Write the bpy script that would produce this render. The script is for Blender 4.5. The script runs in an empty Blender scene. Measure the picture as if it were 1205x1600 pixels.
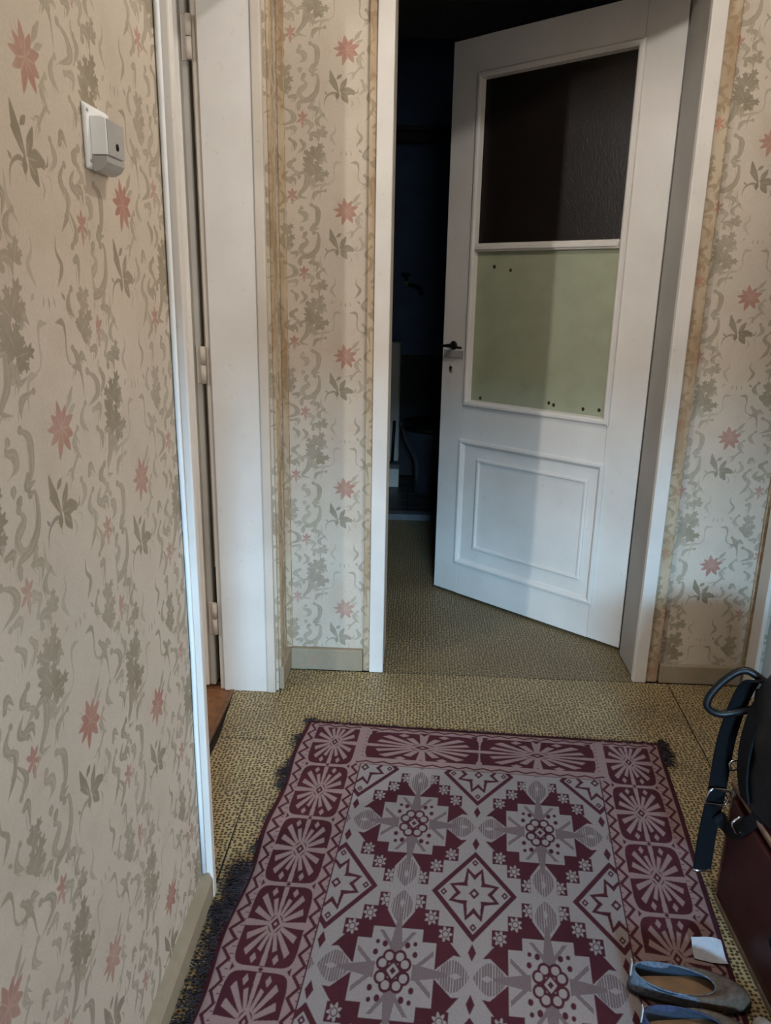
import bpy, bmesh, math, random
import numpy as np
from mathutils import Vector, Matrix

random.seed(7)
rng = np.random.default_rng(7)
SC = bpy.context.scene
COL = SC.collection

# ------------------------------------------------------------------ camera
F, CX, CY, HC = 1205.0, 602.5, 800.0, 1.2
down = np.array([521 - CX, 4990 - CY, F]); down /= np.linalg.norm(down)
gx = 660 - CX
gy = -(gx * down[0] + F * down[2]) / down[1]
fwd = np.array([gx, gy, F]); fwd /= np.linalg.norm(fwd)
rgt = np.cross(down, fwd); rgt /= np.linalg.norm(rgt)
RW = np.array([rgt, fwd, -down])            # rows: world axes seen from the camera
cam = bpy.data.cameras.new('camera')
cam.sensor_fit = 'HORIZONTAL'; cam.sensor_width = 36.0; cam.lens = 36.0 * F / 1205.0
cam.clip_start = 0.02
camo = bpy.data.objects.new('camera', cam); COL.objects.link(camo)
m = Matrix.Identity(4)
for r in range(3):
    m[r][0] = RW[r][0]; m[r][1] = -RW[r][1]; m[r][2] = -RW[r][2]
m[2][3] = HC
camo.matrix_world = m
SC.camera = camo

# ------------------------------------------------------------------ world, light, exposure
W_ = bpy.data.worlds.new('world'); SC.world = W_; W_.use_nodes = True
W_.node_tree.nodes['Background'].inputs[0].default_value = (0.35, 0.45, 0.6, 1)
W_.node_tree.nodes['Background'].inputs[1].default_value = 0.0
SC.view_settings.view_transform = 'Standard'
SC.view_settings.look = 'None'
SC.view_settings.gamma = 1.0
SC.view_settings.use_curve_mapping = False
SC.view_settings.exposure = 0.0


def area(name, loc, aim, sx, sy, power, col, spread=180):
    l = bpy.data.lights.new(name, 'AREA'); l.shape = 'RECTANGLE'; l.size = sx; l.size_y = sy
    l.energy = power; l.color = col; l.spread = math.radians(spread)
    o = bpy.data.objects.new(name, l); COL.objects.link(o)
    o.location = loc
    d = Vector(aim) - Vector(loc)
    o.rotation_euler = d.to_track_quat('-Z', 'Y').to_euler()
    return o


# daylight: sky through the near window and window of the side room; plus two added fills
area('sky_daylight', (0.75, -9.00, 3.40), (0.10, 2.0, 0.20), 3.4, 0.80, 2950, (0.36, 0.68, 1.0))
area('near_window_fill', (0.35, -2.60, 1.40), (0.10, 2.0, 1.20), 0.52, 0.90, 12, (0.80, 0.91, 1.0))  # fill added at the near window to lift surfaces facing the camera
area('side_room_daylight', (-3.12, -0.42, 2.25), (0.5, 2.74, 1.2), 0.12, 0.40, 44, (1.0, 0.98, 0.95))
area('right_room_fill', (2.45, -0.75, 1.15), (-0.40, 1.9, 0.85), 1.3, 1.4, 64, (1.0, 0.94, 0.86))  # fill added inside the unseen, windowless room on the right

# ------------------------------------------------------------------ helpers


def link(o, parent=None):
    COL.objects.link(o)
    if parent is not None:
        o.parent = parent
    return o


def tag(o, label=None, cat=None, group=None, kind=None):
    if label: o['label'] = label
    if cat: o['category'] = cat
    if group: o['group'] = group
    if kind: o['kind'] = kind
    return o


def empty(name, loc=(0, 0, 0), rz=0.0):
    o = bpy.data.objects.new(name, None)
    o.empty_display_size = 0.05
    o.location = loc; o.rotation_euler = (0, 0, rz)
    return link(o)


class MB:
    """collects shapes for one mesh object"""

    def __init__(s):
        s.v = []; s.f = []; s.sm = []

    def add(s, vs, fs, smooth=False):
        b = len(s.v)
        s.v += [tuple(p) for p in vs]
        s.f += [tuple(i + b for i in f) for f in fs]
        s.sm += [smooth] * len(fs)
        return s

    def box(s, x0, x1, y0, y1, z0, z1):
        vs = [(x0, y0, z0), (x1, y0, z0), (x1, y1, z0), (x0, y1, z0), (x0, y0, z1), (x1, y0, z1), (x1, y1, z1), (x0, y1, z1)]
        fs = [(0, 3, 2, 1), (4, 5, 6, 7), (0, 1, 5, 4), (1, 2, 6, 5), (2, 3, 7, 6), (3, 0, 4, 7)]
        return s.add(vs, fs)

    def tube(s, pts, rad, n=10, closed=False, cap=True):
        pts = [Vector(p) for p in pts]
        N = len(pts)
        rs = rad if isinstance(rad, (list, tuple)) else [rad] * N
        vs = []; prev = None
        for i in range(N):
            if closed:
                t = pts[(i + 1) % N] - pts[i - 1]
            else:
                t = pts[min(i + 1, N - 1)] - pts[max(i - 1, 0)]
            t.normalize()
            if prev is None:
                a = Vector((0, 0, 1)) if abs(t.z) < 0.9 else Vector((1, 0, 0))
                u = t.cross(a).normalized()
            else:
                u = (prev - t * prev.dot(t)).normalized()
            prev = u
            w = t.cross(u)
            for k in range(n):
                an = 2 * math.pi * k / n
                vs.append(pts[i] + (u * math.cos(an) + w * math.sin(an)) * rs[i])
        fs = []
        M = N if closed else N - 1
        for i in range(M):
            j = (i + 1) % N
            for k in range(n):
                k2 = (k + 1) % n
                fs.append((i * n + k, i * n + k2, j * n + k2, j * n + k))
        s.add(vs, fs, True)
        if not closed and cap:
            b = len(s.v) - len(vs)
            s.f.append(tuple(b + k for k in reversed(range(n)))); s.sm.append(False)
            s.f.append(tuple(b + (N - 1) * n + k for k in range(n))); s.sm.append(False)
        return s

    def strap(s, pts, width, thick, side):
        """flat band along pts; side = band's width direction (one or per point)"""
        pts = [Vector(p) for p in pts]; N = len(pts)
        sides = side if isinstance(side, list) else [side] * N
        ws = width if isinstance(width, list) else [width] * N
        vs = []
        for i in range(N):
            t = (pts[min(i + 1, N - 1)] - pts[max(i - 1, 0)]).normalized()
            sd = Vector(sides[i]); sd = (sd - t * sd.dot(t)).normalized()
            nn = t.cross(sd)
            for a, b in ((-1, -1), (1, -1), (1, 1), (-1, 1)):
                vs.append(pts[i] + sd * a * ws[i] / 2 + nn * b * thick / 2)
        fs = []
        for i in range(N - 1):
            for k in range(4):
                k2 = (k + 1) % 4
                fs.append((i * 4 + k, i * 4 + k2, i * 4 + 4 + k2, i * 4 + 4 + k))
        fs.append((3, 2, 1, 0)); e = (N - 1) * 4
        fs.append((e, e + 1, e + 2, e + 3))
        return s.add(vs, fs)

    def lathe(s, prof, n=24, origin=(0, 0, 0)):
        ox, oy, oz = origin
        vs = []; fs = []
        for r, z in prof:
            for k in range(n):
                a = 2 * math.pi * k / n
                vs.append((ox + r * math.cos(a), oy + r * math.sin(a), oz + z))
        for i in range(len(prof) - 1):
            for k in range(n):
                k2 = (k + 1) % n
                fs.append((i * n + k, i * n + k2, (i + 1) * n + k2, (i + 1) * n + k))
        fs.append(tuple(reversed(range(n))))
        fs.append(tuple((len(prof) - 1) * n + k for k in range(n)))
        return s.add(vs, fs, True)

    def loft(s, rings, cap0=True, cap1=True, smooth=True):
        n = len(rings[0]); vs = [p for r in rings for p in r]; fs = []
        for i in range(len(rings) - 1):
            for k in range(n):
                k2 = (k + 1) % n
                fs.append((i * n + k, i * n + k2, (i + 1) * n + k2, (i + 1) * n + k))
        s.add(vs, fs, smooth)
        b = len(s.v) - len(vs)
        if cap0: s.f.append(tuple(b + k for k in reversed(range(n)))); s.sm.append(smooth)
        if cap1: s.f.append(tuple(b + (len(rings) - 1) * n + k for k in range(n))); s.sm.append(smooth)
        return s

    def rectframe(s, x0, x1, z0, z1, prof, y0=0.0):
        """moulding around a rectangle in the xz plane; prof = [(inset, height)] ; open frame"""
        rings = []
        for cx_, cz_, dx, dz in ((x0, z0, 1, 1), (x1, z0, -1, 1), (x1, z1, -1, -1), (x0, z1, 1, -1)):
            rings.append([(cx_ + dx * i, y0 + h, cz_ + dz * i) for i, h in prof])
        n = len(prof); vs = [p for r in rings for p in r]; fs = []
        for i in range(4):
            j = (i + 1) % 4
            for k in range(n - 1):
                fs.append((i * n + k, j * n + k, j * n + k + 1, i * n + k + 1))
            fs.append((i * n + n - 1, j * n + n - 1, j * n, i * n))
        return s.add(vs, fs)

    def build(s, name, mat, parent=None, bevel=0.0, seg=2, uv=None, fix=True):
        me = bpy.data.meshes.new(name)
        me.from_pydata(s.v, [], s.f)
        me.polygons.foreach_set('use_smooth', s.sm)
        me.update()
        if fix:
            bm = bmesh.new(); bm.from_mesh(me)
            bmesh.ops.recalc_face_normals(bm, faces=bm.faces[:])
            bm.to_mesh(me); bm.free()
        if uv is not None:
            lay = me.uv_layers.new(name='UVMap')
            for p in me.polygons:
                c = p.center
                for li in p.loop_indices:
                    co = me.vertices[me.loops[li].vertex_index].co
                    lay.data[li].uv = uv(co, p.normal, c)
        me.materials.append(mat)
        o = bpy.data.objects.new(name, me)
        if bevel > 0:
            b = o.modifiers.new('bevel', 'BEVEL'); b.width = bevel; b.segments = seg
            b.limit_method = 'ANGLE'; b.angle_limit = math.radians(40)
        return link(o, parent)


def one(name, mat, parent, *b, bevel=0.0, **k):
    return MB().box(*b).build(name, mat, parent, bevel=bevel, **k)


def struct(o, label, cat):
    return tag(o, label, cat, kind='structure')


# ------------------------------------------------------------------ printed patterns (computed here as masks)


def new_image(name, arr):
    h, w = arr.shape[:2]
    img = bpy.data.images.new(name, w, h, alpha=False, float_buffer=False)
    img.colorspace_settings.name = 'Non-Color'
    px = np.ones((h, w, 4), np.float32); px[..., :3] = arr[::-1]
    img.pixels.foreach_set(px.ravel()); img.update(); img.pack()
    return img


def wallpaper_masks():
    CW, CH = 400, 620                          # one motif cell; the tile is two cells, half dropped
    kx, ky = CW / 878.0, CH / 1457.0
    T = np.zeros((CH, CW * 2, 3), np.float32)  # r olive, g rose, b light line

    def stamp(ch, x, y, r, val):
        for ox, oy in ((0, 0), (CW, CH / 2)):
            px, py = x * kx + ox, y * ky + oy
            rr = max(r * kx, 0.55); R = int(rr + 2)
            ix, iy = int(math.floor(px)), int(math.floor(py))
            xs = np.arange(ix - R, ix + R + 1); ys = np.arange(iy - R, iy + R + 1)
            d = np.hypot(xs[None, :] - px, ys[:, None] - py)
            a = np.clip(rr + 0.5 - d, 0, 1) * val
            X = xs % (CW * 2); Y = ys % CH
            sub = T[np.ix_(Y, X)]
            sub[..., ch] = np.maximum(sub[..., ch], a)
            for c in range(3):
                if c != ch and c != 2 and ch != 2: sub[..., c] *= (1 - a)
            T[np.ix_(Y, X)] = sub

    def spline(P, n=26):
        P = np.array(P, float)
        if len(P) == 2:
            t = np.linspace(0, 1, n)[:, None]; return P[0] * (1 - t) + P[1] * t
        Q = np.vstack([2 * P[0] - P[1], P, 2 * P[-1] - P[-2]])
        out = []
        for i in range(1, len(Q) - 2):
            t = np.linspace(0, 1, n, endpoint=False)[:, None]
            p0, p1, p2, p3 = Q[i - 1], Q[i], Q[i + 1], Q[i + 2]
            out.append(0.5 * (2 * p1 + (p2 - p0) * t + (2 * p0 - 5 * p1 + 4 * p2 - p3) * t ** 2 + (3 * p1 - p0 - 3 * p2 + p3) * t ** 3))
        out.append(P[-1:]); return np.vstack(out)

    def stroke(P, w, ch=0, val=0.85, peak=0.5, p=1.0):
        S = spline(P); n = len(S)
        for i, (x, y) in enumerate(S):
            t = i / (n - 1)
            k = (t / peak) if t < peak else (1 - t) / (1 - peak)
            stamp(ch, x, y, 1.5 + (w - 1.5) * max(k, 0) ** p, val)

    def curl(P, w, val=0.62, peak=0.35):       # scroll stroke with a pale companion line
        stroke(P, w * 1.25, 0, val, peak, 0.9)
        (x0, y0), (x1, y1) = P[0], P[1]
        d = math.hypot(x1 - x0, y1 - y0) or 1
        stroke([(x0, y0), (x0 + (x1 - x0) / d * 26 + 12, y0 + (y1 - y0) / d * 26)], w * .9, 0, val, .5)
        stroke([(x - 24, y + 10) for x, y in P[1:]] if len(P) > 2 else P, 5, 0, val * .7)
        stroke([(x + 5, y + 2) for x, y in P], 4, 2, 0.45)

    def lobe(x, y, ang, L, w, ch=0, val=0.85, bend=0.0):
        a = math.radians(ang)
        mx, my = x + L * .55 * math.cos(a) - bend * math.sin(a), y + L * .55 * math.sin(a) + bend * math.cos(a)
        stroke([(x, y), (mx, my), (x + L * math.cos(a), y + L * math.sin(a))], w, ch, val, 0.45, 0.75)

    def leaf(x, y, ang, s=1.0, val=0.85):      # lobed acanthus leaf, stalk at x, y
        for da, L, w in ((0, 165, 30), (-40, 122, 24), (40, 122, 24), (-78, 84, 18), (78, 84, 18)):
            lobe(x, y, ang + da, L * s, w * s, 0, val)
            for t, sg in ((.42, 1), (.42, -1), (.68, 1), (.68, -1)):
                aa = math.radians(ang + da)
                lobe(x + L * s * t * math.cos(aa), y + L * s * t * math.sin(aa), ang + da + sg * 48, L * s * .30, w * s * .42, 0, val)
        stroke([(x, y), (x + 110 * s * math.cos(math.radians(ang)), y + 110 * s * math.sin(math.radians(ang)))], 3, 2, 0.6)

    # large rose lily with its leaf
    fx, fy = 690, 435
    for a, L, w in ((-100, 125, 24), (-60, 110, 22), (-20, 120, 24), (25, 110, 28), (60, 130, 26), (105, 140, 24), (150, 115, 22), (185, 120, 20), (-140, 105, 22)):
        lobe(fx, fy, a, L, w, 1, 0.95)
    for a in (-120, -80, -40, 5, 42, 83, 128, 168):
        stroke([(fx, fy), (fx + 70 * math.cos(math.radians(a)), fy + 70 * math.sin(math.radians(a)))], 4, 2, 0.5)
    for a, L in ((-118, 140), (-132, 150), (-160, 140), (-172, 128)):
        stroke([(fx - 10, fy - 10), (fx + L * math.cos(math.radians(a)), fy + L * math.sin(math.radians(a)))], 4, 1, 0.5)
    lobe(745, 370, -52, 130, 19, 0, 0.6); lobe(760, 385, -25, 85, 15, 0, 0.5)
    curl([(770, 520), (815, 500), (850, 545)], 8); curl([(850, 600), (815, 590), (770, 640), (725, 715)], 9)
    curl([(745, 690), (750, 640), (712, 640)], 10)
    # dark leaf spray below it
    lobe(620, 810, -112, 215, 30, 0, 1.0, -12); lobe(590, 740, -150, 70, 18, 0, 1.0); lobe(600, 690, -40, 60, 16, 0, 1.0)
    lobe(630, 800, -62, 135, 24, 0, 1.0); lobe(630, 790, 5, 140, 34, 0, 1.0); lobe(640, 800, 58, 120, 30, 0, 1.0)
    lobe(610, 800, 95, 70, 20, 0, 1.0); lobe(700, 790, 30, 75, 16, 0, 1.0)
    stroke([(745, 815), (785, 810), (798, 770)], 7, 0, 0.9)
    stroke([(620, 820), (555, 815), (500, 855), (482, 930)], 11, 0, 0.85, 0.2); stroke([(490, 800), (515, 830)], 9, 0, 0.85)
    for a in (-120, -60, 0, 40): stroke([(620, 805), (620 + 85 * math.cos(math.radians(a)), 805 + 85 * math.sin(math.radians(a)))], 3.5, 2, 0.65)
    stroke([(560, 830), (605, 850), (605, 900)], 6, 0, 0.5); stroke([(720, 860), (745, 905), (725, 950)], 7, 0, 0.55)
    stroke([(765, 850), (800, 860), (805, 920)], 5, 0, 0.4)
    # medallion lines
    for sgn in (-1, 1):
        X = lambda x: 690 + sgn * (690 - x)
        v = 0.72 if sgn < 0 else 0.42
        v1 = 0.72 if sgn > 0 else 0.42
        stroke([(X(445), 870), (X(452), 980), (X(520), 1065)], 17, 0, v1, 0.6)
        stroke([(X(585), 1085), (X(588), 1150), (X(550), 1210), (X(600), 1295)], 16, 0, v1, 0.75)
        stroke([(X(545), 1350), (X(575), 1318)], 11, 0, v1)
        stroke([(X(650), 1330), (X(640), 1380)], 7, 0, 0.5)
        stroke([(X(655), 1440), (X(585), 1450), (X(572), 1560)], 15, 0, v1, 0.35)
        stroke([(X(572), 1480), (X(580), 1560), (X(560), 1620), (X(505), 1635)], 8, 0, v1 * 0.8)
        stroke([(X(545), 1640), (X(465), 1660), (X(440), 1800)], 17, 0, v1, 0.35)
        stroke([(X(500), 1655), (X(460), 1700), (X(455), 1750)], 5, 2, 0.5)
    stroke([(688, 1335), (690, 1385)], 8, 0, 0.6)
    # small rose blooms of the narrow column
    for (x, y) in ((182, 300), (286, 1050)):
        for a, L, w in ((-90, 66, 15), (-140, 60, 14), (-40, 60, 14), (90, 92, 15), (35, 70, 13), (145, 70, 13)):
            lobe(x, y - 10, a, L, w, 1, 0.85)
        stroke([(x, y - 10), (x, y + 40)], 4, 2, 0.5)
        curl([(x + 70, y + 10), (x + 40, y + 30), (x + 5, y + 60)], 6)
    # leaf clusters
    leaf(395, 1400, -62, 0.95); leaf(390, 1410, -140, 0.75); leaf(400, 1540, -120, 1.0, 0.9); leaf(395, 1560, -8, 0.85, 0.95)
    leaf(455, 1200, -75, 0.62, 0.75); leaf(95, 640, -35, 0.7, 0.75); leaf(80, 770, -40, 0.95, 0.8)
    lobe(400, 1500, 200, 130, 26, 0, 0.85); lobe(320, 1440, -120, 60, 18, 0, 0.8)
    # scrolls
    C = [
        [(265, 400), (250, 450), (300, 470), (310, 520), (262, 550)], [(345, 375), (420, 430), (415, 560), (360, 620)],
        [(380, 560), (365, 615), (435, 605)], [(275, 680), (320, 740), (260, 800), (290, 860), (360, 850)],
        [(365, 650), (425, 660), (420, 790), (350, 870), (255, 900), (245, 955)], [(60, 450), (110, 450), (105, 560)],
        [(110, 800), (150, 790), (145, 840)], [(150, 850), (220, 850), (205, 900)], [(90, 940), (185, 990), (200, 1060), (90, 1110)],
        [(120, 1135), (215, 1130), (200, 1195)], [(150, 1220), (210, 1270), (205, 1340)], [(210, 1410), (155, 1470), (210, 1500)],
        [(175, 1500), (225, 1540), (180, 1570)], [(110, 1590), (200, 1600), (215, 1660)], [(240, 1590), (250, 1550), (320, 1540), (310, 1660), (250, 1750), (330, 1780)],
        [(330, 1650), (390, 1640), (380, 1700)], [(355, 1240), (370, 1185), (425, 1195), (435, 1260)], [(440, 1450), (470, 1400), (515, 1440)],
        [(330, 1180), (370, 1100), (320, 1080)], [(55, 400), (120, 330), (60, 230)], [(240, 970), (260, 900)], [(310, 1050), (375, 1110)],
        [(330, 1545), (360, 1600), (345, 1640)], [(440, 1560), (380, 1610), (400, 1660), (470, 1640)],
        [(-40, 1180), (-80, 1250), (-40, 1320)], [(20, 1440), (60, 1390), (100, 1440)], [(30, 930), (60, 870), (110, 900)],
        [(385, 870), (370, 930), (385, 980)], [(20, 560), (-20, 640), (30, 700)], [(-30, 820), (20, 880), (-20, 960)], [(60, 1080), (10, 1160), (70, 1230)],
        [(255, 1230), (300, 1290), (250, 1360)], [(60, 1500), (10, 1580), (80, 1650)], [(-60, 1420), (-20, 1500), (-70, 1560)], [(480, 1000), (420, 1060), (450, 1120)],
        [(330, 940), (420, 960), (400, 1040)], [(20, 280), (70, 200), (20, 130)], [(170, 180), (110, 120), (150, 60)], [(500, 1700), (400, 1730), (380, 1800)], [(270, 590), (265, 640)], [(310, 640), (290, 680)],
    ]
    for i, P in enumerate(C):
        w = 21 if i in (0, 1, 3, 4, 8, 11, 14, 16, 17) else 17
        curl(P, w, 0.7 if i % 3 else 0.58, 0.4 if i % 2 else 0.55)
    return T


def rug_masks(Wm, Lm, ppm=1000):
    w, h = int(Wm * ppm), int(Lm * ppm)
    u, v = np.meshgrid((np.arange(w) + .5) / ppm, (np.arange(h) + .5) / ppm)
    vv = np.minimum(v, Lm - v)                     # the far and near ends mirror
    uu = np.minimum(u, Wm - u)
    L = np.zeros((h, w)); G = np.zeros((h, w))     # light threads, grey hatch
    c = Wm / 2
    # ---- field
    a = ((u - (c + .148)) / .148 + 1) % 2 - 1; b = ((v - .41) / .205 + 1) % 2 - 1
    A, B = abs(a), abs(b)
    f = np.zeros((h, w), bool)
    D = (1 - A) + (1 - B)
    sq = np.zeros((h, w), bool); flw = np.zeros((h, w), bool)
    for (x, y) in ((.225, .83), (.425, .645), (.635, .46)):
        dx, dy = A - x, B - y
        s1 = (abs(dx) < .105) & (abs(dy) < .098); sq |= s1
        r = np.hypot(dx, dy); th = np.arctan2(dy, dx)
        pet = (r < .074 + .022 * np.cos(7 * th)) & ~((r > .034) & (r < .046))
        flw |= pet
    f |= (D > .60) & (D < .93)
    f &= ~sq
    med = ((A < .53) & (B < .34)) | ((A < .34) & (B < .49))
    bv = (B > .47) & (A < np.interp(B, [.47, .52, .70, 1], [.02, .05, .19, .19]))
    bh = (A > .5) & (B < np.interp(A, [.5, .55, .76, 1], [.03, .06, .22, .20]))
    f |= med | bv | bh
    f |= flw & ~(med | bv | bh)
    ring = np.zeros((h, w), bool); rin = np.zeros((h, w), bool)
    for (x, y) in ((.145, .075), (.07, .155)):
        r = np.hypot((A - x), (B - y) * 1.1)
        ring |= r < .085; rin |= r < .052
    f &= ~(ring & ~rin); f |= rin
    cd = A + B
    f &= ~((cd < .12) & (cd > .085)); f |= (cd <= .085) & (cd > .04); f &= ~(cd <= .04)
    for (x, y, r0) in ((.26, .19, .034), (.15, .29, .036), (.25, .31, .026)):
        f &= ~(np.hypot(A - x, B - y) < r0)
    f &= ~((1 - A) / .055 + abs(B - .27) / .10 < 1)
    hv = ((A < .02 + .07 * np.clip((.66 - B) / .46, 0, 1)) & (B > .2) & (B < .66)) | ((B > .2) & (B < .45) & (abs(A - (B - .2) * .9) < .03))
    hh = ((B < .02 + .07 * np.clip((.70 - A) / .46, 0, 1)) & (A > .24) & (A < .70)) | ((A > .24) & (A < .5) & (abs(B - (A - .22) * .8) < .03))
    hb = (abs(A) < .15 * np.clip(1 - ((B - .76) / .22) ** 2, 0, 1)) | (abs(B) < .17 * np.clip(1 - ((A - .76) / .22) ** 2, 0, 1))
    slit = (A / .032 + abs(B - .80) / .07 < 1) | (B / .036 + abs(A - .80) / .08 < 1)
    thr = ((u / .0052) % 1 < .72) | hv | hh
    G = np.where((hv | hh | hb) & thr & ~slit & f, 1.0, 0.0)
    # diamonds with stars
    p, q = 1 - A, 1 - B
    din = D < .52; dout = (D < .61) & ~din
    th = np.degrees(np.arctan2(q, p)); r = np.hypot(p, q)
    pts = [(.26, 0), (.36, .115), (.15, .15), (.115, .36), (0, .26)]
    ro = np.full(p.shape, .01)
    for (x0, y0), (x1, y1) in zip(pts[:-1], pts[1:]):
        t0, t1 = math.degrees(math.atan2(y0, x0)), math.degrees(math.atan2(y1, x1))
        den = (y1 - y0) * np.cos(np.radians(th)) - (x1 - x0) * np.sin(np.radians(th))
        ro = np.where((th >= t0 - 1e-6) & (th <= t1 + 1e-6), (x0 * (y1 - y0) - y0 * (x1 - x0)) / np.where(abs(den) < 1e-6, 1e-6, den), ro)
    star = np.where(r < ro - .075, 1, np.where(r < ro, 0, 1)).astype(bool)
    star &= ~((p + q < .075) & (p + q > .035))
    star &= ~((abs(p) + abs(q - .435) < .05)); star &= ~((abs(q) + abs(p - .435) < .05))
    star |= (abs(p) + abs(q - .435) < .02) | (abs(q) + abs(p - .435) < .02)
    f = np.where(dout, False, np.where(din, star, f))
    fin = (uu > .185) & (vv > .19)
    L[fin & f] = 1; G[~fin] = 0; G[dout | din] = 0

    # ---- borders
    def ros(pu, pv, hu, hv):
        x, y = pu / hu, pv / hv                    # -1..1
        asp = hv / hu
        r = np.hypot(x, y); t = np.degrees(np.arctan2(y, x)) % 22.5
        k = np.round(np.degrees(np.arctan2(y, x)) / 22.5)
        t = np.radians(np.minimum(t, 22.5 - t))
        d = r * np.sin(t)
        ax = (k % 4 == 0)
        diag = (k % 4 == 2)
        end = np.where(ax, .93, np.where(diag, .96, np.where(abs(y) > abs(x), .66, .86)))
        blob = ((abs(x) / .985) ** 6.5 + (abs(y) / .95) ** 6.5 < 1) & ~((abs(x) > .86) & (abs(y) < .08))
        sp = (r > .22) & (r < end) & (d < .030 + .062 * r)
        sp |= (abs(abs(x) - .36) / .10 + abs(abs(y) - .78) / .12) < 1
        ctr = abs(x) + abs(y)
        sp |= (ctr < .26) & (ctr > .15); sp |= ctr < .06
        li = ~blob | sp
        li &= ~((abs(x) + abs(abs(y) - 1) * asp) < .09)
        li &= ~(((1 - abs(x)) + abs(abs(y) - 1) * asp * .8) < .17) | ((1 - abs(x)) < .05)
        return li

    side = (uu >= .038) & (uu < .160) & (vv > .0)
    nper = round((Lm - .2) / .2125); per = (Lm - .2) / nper
    pv = ((v - .1) / per + .5) % 1 - .5
    L[side & ros(uu - .099, pv * per, .061, per / 2)] = 1
    top = (vv >= .03) & (vv < .170) & (uu >= .186)
    pu = ((u - .186) / ((Wm - .372) / 2)) % 1 - .5
    L[top & ros(pu * (Wm - .372) / 2, vv - .1, (Wm - .372) / 4, .07)] = 1
    tri = lambda t: abs((t % 1) * 2 - 1) * 2 - 1
    # zigzag bands
    for lo, hi, z in ((.011, .038, .0245), (.160, .186, .172)):
        band = (uu >= lo) & (uu < hi) & (vv > .011)
        L[band] = 1
        zz = (abs(uu - (z + .0082 * tri(v / .046))) < .0040) & ((vv > .175) | (lo < .1))
        tick = (abs(((v / .017) % 1) - .5) > .42) & (abs(uu - z) > .004)
        L[band & (zz | (tick & (abs(uu - hi) < .007)))] = 0
        band = (vv >= lo) & (vv < (hi if lo < .1 else .192)) & (uu > (.038 if lo < .1 else .17))
        if lo < .1: band &= vv < .030
        L[band] = 1
        zc = .021 if lo < .1 else .180
        L[band & (abs(vv - (zc + .004 * tri(u / .044))) < .0028)] = 0
    L[(abs(uu - .1845) < .0015) & (vv > .19)] = 0
    L[(abs(vv - .191) < .0014) & (uu > .185)] = 0
    L[(uu < .010) | (vv < .006)] = 0
    # soften slightly
    def blur(M):
        P = np.pad(M, 1, mode='edge')
        return (P[:-2, 1:-1] + P[2:, 1:-1] + P[1:-1, :-2] + P[1:-1, 2:] + 2 * P[1:-1, 1:-1]) / 6
    out = np.zeros((h, w, 3), np.float32)
    out[..., 0] = blur(L); out[..., 1] = G; out[..., 2] = fin
    return out


RUG_W, RUG_L = 0.99, 1.90
IMG_WALL = new_image('wallpaper_print', wallpaper_masks())
IMG_RUG = new_image('rug_weave', rug_masks(RUG_W, RUG_L))

# ------------------------------------------------------------------ materials


def srgb(r, g, b):
    f = lambda c: (c / 255 / 12.92) if c / 255 <= 0.04045 else ((c / 255 + 0.055) / 1.055) ** 2.4
    return (f(r), f(g), f(b), 1)


class NT:
    def __init__(s, name):
        s.m = bpy.data.materials.new(name); s.m.use_nodes = True
        s.t = s.m.node_tree; s.n = s.t.nodes; s.p = s.n['Principled BSDF']

    def node(s, typ, **kw):
        n = s.n.new(typ)
        for k, v in kw.items(): setattr(n, k, v)
        return n

    def lk(s, a, b): s.t.links.new(a, b)

    def coord(s, which='Object', scale=(1, 1, 1)):
        tc = s.node('ShaderNodeTexCoord'); mp = s.node('ShaderNodeMapping')
        mp.inputs['Scale'].default_value = scale
        s.lk(tc.outputs[which], mp.inputs[0]); return mp.outputs[0]

    def noise(s, vec, scale, detail=3, rough=0.55, dist=0.0):
        n = s.node('ShaderNodeTexNoise'); n.inputs['Scale'].default_value = scale
        n.inputs['Detail'].default_value = detail; n.inputs['Roughness'].default_value = rough
        n.inputs['Distortion'].default_value = dist
        s.lk(vec, n.inputs['Vector']); return n.outputs[0]

    def ramp(s, fac, stops):
        r = s.node('ShaderNodeValToRGB'); e = r.color_ramp.elements
        while len(e) < len(stops): e.new(0.5)
        for i, (pos, c) in enumerate(stops):
            e[i].position = pos; e[i].color = c if len(c) == 4 else (*c, 1)
        s.lk(fac, r.inputs[0]); return r.outputs[0]

    def mix(s, fac, a, b, mode='MIX'):
        n = s.node('ShaderNodeMix', data_type='RGBA', blend_type=mode)
        for sock, val in ((n.inputs[0], fac), (n.inputs[6], a), (n.inputs[7], b)):
            if hasattr(val, 'is_output'): s.lk(val, sock)
            else: sock.default_value = val
        return n.outputs[2]

    def math(s, op, a, b=0.0):
        n = s.node('ShaderNodeMath', operation=op)
        for sock, val in ((n.inputs[0], a), (n.inputs[1], b)):
            if hasattr(val, 'is_output'): s.lk(val, sock)
            else: sock.default_value = val
        return n.outputs[0]

    def bump(s, h, strength=0.3, dist=0.002):
        b = s.node('ShaderNodeBump'); b.inputs['Strength'].default_value = strength
        b.inputs['Distance'].default_value = dist
        s.lk(h, b.inputs['Height']); s.lk(b.outputs[0], s.p.inputs['Normal'])

    def out(s, col=None, rough=0.6, spec=0.3, metal=0.0):
        if col is not None:
            if hasattr(col, 'is_output'): s.lk(col, s.p.inputs['Base Color'])
            else: s.p.inputs['Base Color'].default_value = col
        if hasattr(rough, 'is_output'): s.lk(rough, s.p.inputs['Roughness'])
        else: s.p.inputs['Roughness'].default_value = rough
        s.p.inputs['Specular IOR Level'].default_value = spec
        s.p.inputs['Metallic'].default_value = metal
        return s.m


BLACK = (0, 0, 0, 1); WHITE = (1, 1, 1, 1)


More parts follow.
